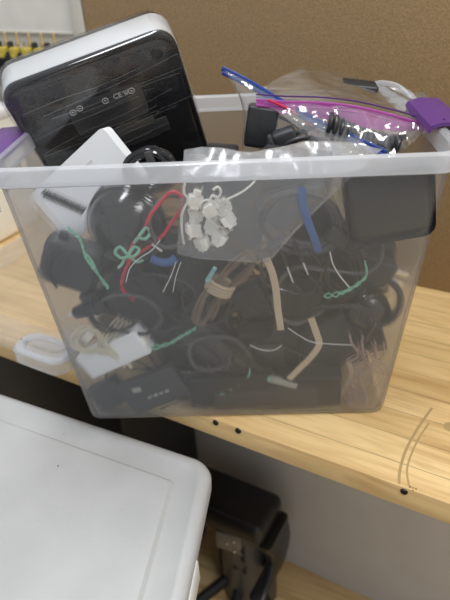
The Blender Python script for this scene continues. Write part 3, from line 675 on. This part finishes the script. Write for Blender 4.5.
# ---- loose cords lying over the adapters, just behind the front wall
R8 = random.Random(77)
LC = ['under the rounded plug adapter by the cream cord', 'crossing the long diagonal brick', 'between the low mint tie and the sticker adapter', 'beside the low mint twist tie', 'circling beside the straight tan ribbon', 'around the thin white curve under the straight ribbon', 'between the two tan ribbons', 'behind the bent top of the second ribbon', 'around the silver tipped leads', 'inside the red wire loop', 'along the bin floor under the low mint tie', 'along the bin floor under the pale connector', 'around the mint tie and blue strap coil', 'above the sticker adapter', 'under the brown cable bundle']
for k, (cx, cy, w_, h_, a0) in enumerate(((118, 318, 26, 14, .3), (150, 300, 34, 18, 1.2), (176, 358, 30, 10, 2.2), (214, 356, 24, 16, .4), (246, 322, 22, 16, 2.8), (262, 362, 30, 12, 1.0), (304, 300, 26, 22, .2), (334, 322, 30, 14, 2.0), (296, 268, 22, 20, 4.0), (172, 226, 20, 24, .8), (238, 396, 30, 8, .5), (300, 392, 26, 8, 2.5), (350, 252, 26, 16, 3.3), (128, 372, 22, 8, 1.4), (210, 300, 20, 20, 5))):
    pts = []
    n_ = R8.randint(7, 11)
    for j in range(n_):
        a = a0+j*.85; sh = 1+.14*j
        pts.append((cx+w_*sh*.8*math.cos(a)+R8.uniform(-4, 4), min(404, cy+h_*sh*.8*math.sin(a)+R8.uniform(-4, 4))))
    bm = bmesh.new(); q = [P(a, b, .008+.006*R8.random()) for a, b in pts]
    tube(bm, q, R8.choice((.0016, .002, .0024)), 8, sm=7)
    put('loose_cable', bm, ('cable2', 'cable', 'gloss')[k % 3], 'thin dark cord '+LC[k], 'cord', 'loose dark cords over the adapters')
# ---- second layer of adapters and coils filling the bin
fill = [
    ((92, 290), (130, 304), 34, .03, .075, 'black'), ((98, 250), (150, 262), 44, .03, .085, 'matte'), ((120, 250), (190, 262), 60, .04, .10, 'matte'), ((200, 215), (262, 232), 62, .04, .09, 'matte'),
    ((262, 225), (330, 205), 58, .03, .06, 'black'), ((330, 262), (390, 262), 58, .04, .085, 'matte'), ((160, 350), (232, 330), 62, .04, .10, 'matte'),
    ((250, 330), (330, 320), 66, .04, .095, 'matte'), ((330, 330), (380, 318), 58, .04, .10, 'matte'), ((190, 384), (270, 380), 40, .04, .10, 'matte'), ((276, 384), (340, 382), 40, .04, .10, 'matte'),
    ((186, 188), (262, 190), 60, .04, .075, 'black'), ((262, 172), (330, 180), 46, .04, .09, 'matte'),
    ((268, 262), (330, 268), 44, .04, .10, 'matte'), ((150, 285), (215, 300), 44, .03, .125, 'matte'), ((110, 300), (160, 330), 44, .03, .11, 'matte')]
FL = ['behind the plug with silver pin', 'between the ribbed plug adapter and the red wires', 'behind the red wire loop, under the round housing', 'behind the lower part of the connector bag', 'framed inside the blue strapped coil', 'behind the coil with the mint tie',
      'deep behind the crossed power bricks', 'deep behind the straight tan ribbon', 'behind the glossy round adapter', 'on the bin floor behind the low mint tie', 'on the bin floor behind the bent ribbon',
      'behind the white connectors in their bag', 'just under the rim behind the slanted bag edge', 'deep behind the silver tipped leads', 'deep behind the knot of brown cable', 'deep behind the long diagonal brick']
for i, (a, b, w_, th, d, m_) in enumerate(fill):
    adapter('dark_adapter', 'dark block adapter '+FL[i], a, b, w_, th, d, tilt=rnd.uniform(-8, 8), m=m_, lab=False, tail=0, group='dark adapters deeper in the bin', seed=40+i)
# tangle of cords deeper still
bm = bmesh.new(); R6 = random.Random(21)
for k in range(78):
    z = R6.uniform(.02, .19); y0 = R6.uniform(.165, .215); x0 = R6.uniform(-.15, .15)
    r1, r2 = R6.uniform(.02, .05), R6.uniform(.012, .04); a0 = R6.random()*6; q = []
    for j in range(10):
        a = a0+j*.75
        q.append(V((max(-.17, min(.17, x0+r1*math.cos(a)+R6.uniform(-.006, .006))), max(.145, min(.225, y0+R6.uniform(-.02, .02)+.02*math.sin(a*1.3))), max(.012, min(.29, z+r2*math.sin(a)+R6.uniform(-.006, .006))))))
    tube(bm, q, R6.choice((.002, .0026, .0034)), 6, sm=3)
put('cord_tangle', bm, 'cable', 'dense tangle of black cords filling the back of the bin', 'cords', None, 'stuff')

# ---- bags
def sheet(bm, top, bot, nu, nv, bulge, wr, seed, nrm=NIN, asym=.4, wf=40):
    """pouch between two edge curves (lists of points), closed on all sides"""
    def samp(c, u):
        x = u*(len(c)-1); i = min(int(x), len(c)-2); return c[i].lerp(c[i+1], x-i)
    tc_, bc_ = cat_rom(top, 6), cat_rom(bot, 6); F = []; B = []
    for i in range(nu+1):
        f = []; b = []
        for j in range(nv+1):
            u, v = i/nu, j/nv; p = samp(tc_, u).lerp(samp(bc_, u), v); e = (math.sin(PI*u)*math.sin(PI*min(1, v*.92+.04)))**.5 if 0 < u < 1 else 0
            n_ = noise.noise(V((p.x*wf+seed, p.y*wf, p.z*wf*.7)))+.5*noise.noise(V((p.x*wf*2.7, p.y*20+seed, p.z*wf*2.3)))
            ed = nrm*(wr*n_)
            f.append(bm.verts.new(p+ed-nrm*(bulge*asym*e))); b.append(bm.verts.new(p+ed*.6+nrm*(bulge*(1-asym)*e+.0004)))
        F.append(f); B.append(b)
    for G in (F, B):
        for i in range(nu):
            for j in range(nv): bm.faces.new([G[i][j], G[i+1][j], G[i+1][j+1], G[i][j+1]])
    for j in range(nv):
        bm.faces.new([F[0][j], F[0][j+1], B[0][j+1], B[0][j]]); bm.faces.new([F[nu][j], F[nu][j+1], B[nu][j+1], B[nu][j]])
    for i in range(nu):
        bm.faces.new([F[i][0], F[i+1][0], B[i+1][0], B[i][0]]); bm.faces.new([F[i][nv], F[i+1][nv], B[i+1][nv], B[i][nv]])
def zipper(name, pts, r, m, parent, off=V((0, 0, 0)), flat=.3):
    bm = bmesh.new(); q = [p+off for p in pts]; tube(bm, q, r, 8, flat=flat, up=NIN); return link(name, bm, m, parent)

# front bag with white wall-clips
fb = empty('connector_bag', 'clear plastic bag holding white cable connectors, hanging inside the front of the bin', 'bag', T(0, 0, 0))
bm = bmesh.new(); topl = [P(184, 150, .055), P(215, 147, .05), P(250, 152, .045), P(290, 145, .055), P(335, 141, .055), P(382, 149, .05)]
midl = [P(182, 176, .010), P(215, 177, .012), P(250, 176, .012), P(285, 176, .012), P(318, 175, .012), P(352, 174, .012)]
sheet(bm, topl, midl, 80, 14, .003, .006, 4, wf=38); link('flap', bm, 'bag3', fb)
bm = bmesh.new(); sheet(bm, [p.copy() for p in midl], [P(177, 253, .0035), P(200, 258, .0035), P(230, 260, .0035), P(255, 262, .0035), P(268, 262, .0035)], 60, 50, .008, .003, 3, wf=60)
link('pouch', bm, 'bag2', fb)
zipper('bag_seam', [P(177, 253, .003), P(200, 258, .003), P(230, 260, .003), P(266, 262, .003)], .0008, 'bag', fb)
zipper('bag_seam', [P(268, 262, .003), P(300, 225, .004), P(345, 182, .006), P(370, 160, .012)], .0009, 'bag', fb)
def clip_mesh():
    t = bmesh.new(); box(t, .0155, .010, .0115, .002, seg=2); box(t, .010, .0106, .004, .001, T(0, 0, -.0068)); cyl(t, .0045, .004, .005, T(0, 0, .0085), 14, .0005); return t
R7 = random.Random(2)
cl = [(195, 200, 20), (193, 228, 5), (202, 242, -15), (220, 238, 35), (228, 219, -30), (211, 209, 60), (196, 213, -10), (212, 226, 20), (223, 206, -50)]
lbs = ['highest, beside the wire loop', 'lowest at the bag edge', 'at the bottom middle of the pile', 'at the bottom towards the slanted bag edge', 'turned sideways towards the slanted bag edge', 'standing just under the white ring', 'stacked between two others by the bag edge', 'in the very middle of the pile', 'half hidden beneath the folded wire']
first = None
for i, (a, b, ang) in enumerate(cl):
    Mx = Matrix.Translation(P(a, b, .0085+.0055*(i > 5))) @ Rm(ang, 'Y') @ Rm(R7.uniform(-25, 25), 'Z')
    if first is None:
        c = tag(link('coax_connector', clip_mesh(), 'ivory', None, Mx), 'white block connector '+lbs[i], 'connector', 'white connectors in the clear bag')
        bm = bmesh.new(); cyl(bm, .0009, .0009, .009, T(.004, 0, .012), 8); cyl(bm, .0022, .0022, .003, T(-.003, 0, -.011), 10); n_ = link('pin', bm, 'steel', c); first = (c, n_)
    else:
        c = first[0].copy(); COL.objects.link(c); c.matrix_world = Mx; c['label'] = 'white block connector '+lbs[i]; n_ = first[1].copy(); COL.objects.link(n_); n_.parent = c
wire('white_lead', 'white lead bent along the edge of the connector bag', [(186, 178), (184, 192), (188, 200), (182, 214), (182, 232), (184, 244)], .007, .0013, 'ivory', 'lead')
wire('white_lead', 'white lead running from the connectors up to the rim', [(214, 206), (226, 200), (242, 192), (252, 184), (258, 176)], .007, .0011, 'ivory', 'lead')
wire('white_ring', 'white ring loop above the connectors', [(213, 190), (218, 187), (221, 192), (218, 197), (212, 196), (210, 204), (214, 212), (222, 216)], .006, .0013, 'ivory', 'loop')
wire('white_lead', 'short doubled white lead crossing between the connectors', [(196, 208), (206, 200), (216, 204), (208, 214), (214, 224), (224, 228)], .006, .0011, 'ivory', 'lead')

# back bag with blue zip
zb = [P(222, 68, .17), P(250, 82, .165), P(285, 103, .15), P(320, 122, .13), P(355, 138, .11), P(386, 152, .10)]
bb = empty('blue_zip_bag', 'clear bag with a blue zip holding a black adapter and red wire', 'bag', T(0, 0, 0))
bm = bmesh.new(); sheet(bm, zb, [P(234, 84, .17), P(243, 110, .165), P(244, 160, .15), P(270, 170, .13), P(320, 172, .11), P(360, 172, .10)], 40, 40, .03, .004, 8, wf=45); link('pouch', bm, 'bag', bb)
zipper('zip_strip', zb, .0030, 'bluezip', bb, V((0, -.002, 0)))
zipper('zip_strip', zb, .0022, 'bluezip', bb, V((0, -.003, -.0045)))
adapter('wall_adapter', 'black adapter inside the blue zip bag', (246, 124), (276, 128), 40, .03, .152, tilt=-10, lab=False, tail=0, m='black', seed=61)
adapter('wall_adapter', 'small grey black connector block inside the blue zip bag', (274, 142), (296, 134), 18, .02, .13, lab=False, tail=1, m='black2', seed=62)
wire('red_wire', 'red wire seen through the blue zip bag', [(268, 100), (286, 108), (304, 120), (318, 134), (322, 146)], .14, .0013, 'red')
wire('black_cord', 'black cord curling inside the blue zip bag', [(280, 150), (290, 142), (306, 138), (322, 140), (334, 148), (346, 152)], .12, .0026, 'cable', 'cord')
wire('black_cord', 'black cord behind the red wire inside the blue zip bag', [(262, 112), (282, 118), (302, 130), (316, 148)], .15, .002, 'cable', 'cord')

# back bag with purple zip
zp = [P(256, 98, .15), P(285, 100, .15), P(320, 101, .145), P(355, 105, .14), P(390, 113, .14), P(420, 121, .145), P(442, 123, .145)]
pb = empty('purple_zip_bag', 'clear bag with a purple zip holding black corrugated cord, lying on top', 'bag', T(0, 0, 0))
bm = bmesh.new(); sheet(bm, [P(258, 90, .17), P(276, 80, .21), P(300, 68, .25), P(318, 71, .26), P(345, 74, .26), P(380, 84, .25), P(412, 99, .20)], [p.copy() for p in zp[:-1]], 80, 30, .014, .010, 5, wf=62); link('flap', bm, 'bag4', pb)
bm = bmesh.new(); sheet(bm, [p.copy() for p in zp], [P(300, 128, .13), P(330, 150, .11), P(360, 158, .10), P(385, 160, .10), P(400, 150, .11), P(412, 142, .12), P(422, 134, .13)], 60, 30, .03, .006, 6, wf=55); link('pouch', bm, 'bag4', pb)
def ribbon_strip(name, c1, c2, m, amp=.001):
    bm = bmesh.new(); a, b = cat_rom(c1, 6), cat_rom(c2, 6); g = []
    for i, (p, q) in enumerate(zip(a, b)):
        nn = NIN*amp*math.sin(i*.9); g.append([bm.verts.new(p+nn), bm.verts.new(p.lerp(q, .5)+nn-NIN*.0015), bm.verts.new(q+nn), bm.verts.new(q+nn+NIN*.0008), bm.verts.new(p+nn+NIN*.0008)])
    for A, B in zip(g, g[1:]):
        for j in range(5): bm.faces.new([A[j], B[j], B[(j+1) % 5], A[(j+1) % 5]])
    bm.faces.new(g[0]); bm.faces.new(g[-1][::-1]); return link(name, bm, m, pb)
ribbon_strip('zip_band', [p-NIN*.006+V((0, 0, -.001)) for p in zp], [P(257, 108, .143), P(285, 114, .142), P(320, 118, .138), P(355, 126, .13), P(390, 131, .13), P(420, 131, .138), P(442, 128, .14)], 'magenta')
for k, dz in enumerate((0, -.006, .006)):
    zipper('zip_strip', zp, (.0014, .001, .0009)[k], 'magenta' if k != 2 else 'purple', pb, V((0, -.008, dz)))
# corrugated black cord in the purple bag
bm = bmesh.new(); A, B = P(328, 124, .125), P(400, 147, .115); ax_ = (B-A).normalized(); n1 = ax_.cross(NIN).normalized(); n2 = ax_.cross(n1); q = []
for k in range(13*12+1):
    f = k/(13*12); a = 2*PI*k/12; q.append(A+(B-A)*f+V((0, 0, -.006*math.sin(PI*f)))+(n1*math.cos(a)*.0115+n2*math.sin(a)*.010))
tube(bm, q, .0029, 8, sm=2); put('spiral_cable', bm, 'black', 'thick black spiral cord inside the purple zip bag', 'cord')
adapter('wall_adapter', 'black adapter at the back rim behind the purple zip flap', (340, 88), (376, 92), 16, .03, .23, lab=False, tail=0, m='black', seed=63)

# ---- tops of adapters peeking over the rim behind the front bag
adapter('wall_adapter', 'black adapter top peeking between the coiled cord and the blue zip bag', (206, 158), (238, 160), 24, .03, .10, lab=False, tail=0, m='black', seed=64)

# ------------------------------------------------------------------ grey tote, its lid close to the camera
ZL = -.045
c0, c1, c2 = Pz(-60, 372, ZL), Pz(213, 462, ZL), Pz(176, 640, ZL)
ub = (c1-c0).normalized(); vb = (c2-c1).normalized()
far = .62; near_ = .46
A0 = c1-ub*far; A2 = c1+vb*near_; A3 = A0+vb*near_
def quad(off, z, r, n=8):
    cs = [c1, A0, A3, A2]; out = []; ctr = (c1+A3)/2
    for i, c in enumerate(cs):
        p = cs[i-1]; q = cs[(i+1) % 4]; e1 = (p-c).normalized(); e2 = (q-c).normalized()
        cc = c+(e1+e2)*off/abs(e1.cross(e2).z)
        h = e1.angle(e2)/2; tl = r/math.tan(h); s_ = cc+e1*tl; e_ = cc+e2*tl; o_ = cc+(e1+e2).normalized()*(r/math.sin(h))
        a1 = math.atan2(s_.y-o_.y, s_.x-o_.x); a2 = math.atan2(e_.y-o_.y, e_.x-o_.x); da = (a2-a1+PI) % (2*PI)-PI
        for k in range(n+1): a = a1+da*k/n; out.append(V((o_.x+r*math.cos(a), o_.y+r*math.sin(a), z)))
    return out
tt = empty('storage_tote', 'pale grey closed storage tote below the bench edge', 'tote', T(0, 0, 0))
bm = bmesh.new()
loft(bm, [quad(.006, ZL-.026, .03), quad(.0, ZL-.026, .034), quad(-.001, ZL-.010, .036), quad(.0015, ZL-.004, .035), quad(.006, ZL-.001, .034), quad(.012, ZL, .03), quad(.016, ZL-.001, .027), quad(.020, ZL-.0035, .024), quad(.044, ZL-.0038, .008), quad(.0485, ZL+.0003, .005), quad(.053, ZL+.0006, .004)])
link('lid', bm, 'lidgrey', tt)
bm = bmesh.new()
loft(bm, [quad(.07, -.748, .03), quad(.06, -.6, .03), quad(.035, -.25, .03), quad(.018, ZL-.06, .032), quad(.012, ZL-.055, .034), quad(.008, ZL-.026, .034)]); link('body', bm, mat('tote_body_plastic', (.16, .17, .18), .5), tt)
bm = bmesh.new(); pc = c1+vb*.16; box(bm, .014, .07, .035, .004, Matrix.Translation(V((pc.x-.004, pc.y, ZL-.034))) @ Matrix.Rotation(math.atan2(vb.y, vb.x)+PI/2, 4, 'Z')); tag(link('latch', bm, 'white', tt), 'white latch')
bm = bmesh.new()
for a, b, r in ((58, 466, .0012), (64, 434, .0007), (152, 514, .0008), (122, 510, .0005), (40, 520, .0005)):
    bm = bmesh.new(); q = Pz(a, b, ZL+.0006 if a < 140 else ZL-.0037); cyl(bm, r, r, .0004, T(q.x, q.y, q.z), 8); link('speck', bm, 'stain', tt)

eq = empty('shade_block', 'tall black case added to darken the gap under the bench behind the grey tote', 'case', BM @ T(-.70, .19, -.75))  # added black block, stands in for deep shade left under the bench
bm = bmesh.new(); box(bm, .84, .22, .66, .012, T(0, 0, .34), 3); link('body', bm, 'matte', eq)
bm = bmesh.new(); box(bm, .12, .012, .012, .004, T(0, -.13, .5)); box(bm, .012, .02, .012, .003, T(-.055, -.12, .5)); box(bm, .012, .02, .012, .003, T(.055, -.12, .5)); link('handle', bm, 'black', eq)
# ------------------------------------------------------------------ black machine under the bench
def at_n(px, py, n): 
    dr = CF + CR*((px-225)/FPX) - CU*((py-300)/FPX); return CP+dr*((n-CP.dot(W_))/dr.dot(W_))
pm = at_n(240, 536, .16); s = px_m(pm)
mc = empty('padded_stool', 'black vinyl padded seat with a curved grey metal shell under the bench', 'stool', Matrix.Translation(pm) @ BM)
bm = bmesh.new(); box(bm, .19, .105, .058, .016, T(-.045, .045, .018) @ Rm(-3, 'X'), 4)
bmesh.ops.subdivide_edges(bm, edges=bm.edges[:], cuts=1)
for v in bm.verts:
    v.co += V((0, 0, 1))*.006*noise.noise(v.co*22)+V((0, -1, 0))*.004*noise.noise(v.co*35)
link('cushion', bm, 'vinyl', mc)
bm = bmesh.new(); g = []
for i in range(13):
    a = math.radians(-70+i*12); x = -.02+.075*math.sin(a)*.9; y = .088-.08*math.cos(a)
    g.append([V((x, y, -.012)), V((x*1.02, y, -.34)), V((x*1.02, y+.004, -.34)), V((x, y+.004, -.012))])
gv = [[bm.verts.new(p) for p in r_] for r_ in g]
for A, B in zip(gv, gv[1:]):
    for j in range(4): bm.faces.new([A[j], B[j], B[(j+1) % 4], A[(j+1) % 4]])
bm.faces.new(gv[0]); bm.faces.new(gv[-1][::-1]); link('metal_shell', bm, 'gun', mc)
bm = bmesh.new(); box(bm, .13, .05, .28, .015, T(-.03, .075, -.155), 3); link('frame_box', bm, 'matte', mc)
bm = bmesh.new(); box(bm, .055, .004, .056, .002, T(-.030, .004, -.045) @ Rm(8, 'Z')); pl = tag(link('mounting_plate', bm, 'plate', mc), 'grey mounting plate with small bolts')
for x, z in ((-.028, -.03), (-.028, -.062), (-.045, -.046)):
    bm = bmesh.new(); lathe(bm, [(0, .002), (.002, .002), (.003, .0008), (.003, 0)], 12, T(x+.012, .0005, z) @ Rm(90, 'X')); link('bolt', bm, 'steel', pl)
for x, z in ((.0, -.06), (.0, -.09), (-.02, -.13), (.002, -.13)):
    bm = bmesh.new(); lathe(bm, [(0, .003), (.005, .003), (.006, 0)], 14, T(x, .008+abs(x)*.1, z) @ Rm(90, 'X')); link('bolt', bm, 'matte', mc)
bm = bmesh.new(); loft(bm, [[V((x+.010*k, y+.02*k, z0)) for x, y in rrect(.040-.004*k, .066-.009*k, -.005+.01*k, .09-.006*k, .010-.0015*k)] for k, z0 in ((0, 0), (0, -.01), (.5, -.04), (.8, -.075), (.2, -.105), (-.6, -.125), (-1.2, -.13))]); link('vinyl_skirt', bm, 'vinyl', mc)
bm = bmesh.new(); cyl(bm, .02, .02, .3, T(-.03, .07, -.30), 20); zt = -.75-pm.z
for k in range(5):
    a = 2*PI*k/5; tube(bm, [V((-.03, .07, zt+.07)), V((-.03+.14*math.cos(a)*.6, .02+.10*math.sin(a), zt+.03))], .012, 10, sm=0)
cyl(bm, .022, .022, -.44-zt, T(-.03, .05, (zt+.06-.38)/2), 16)
link('pedestal', bm, 'matte', mc)
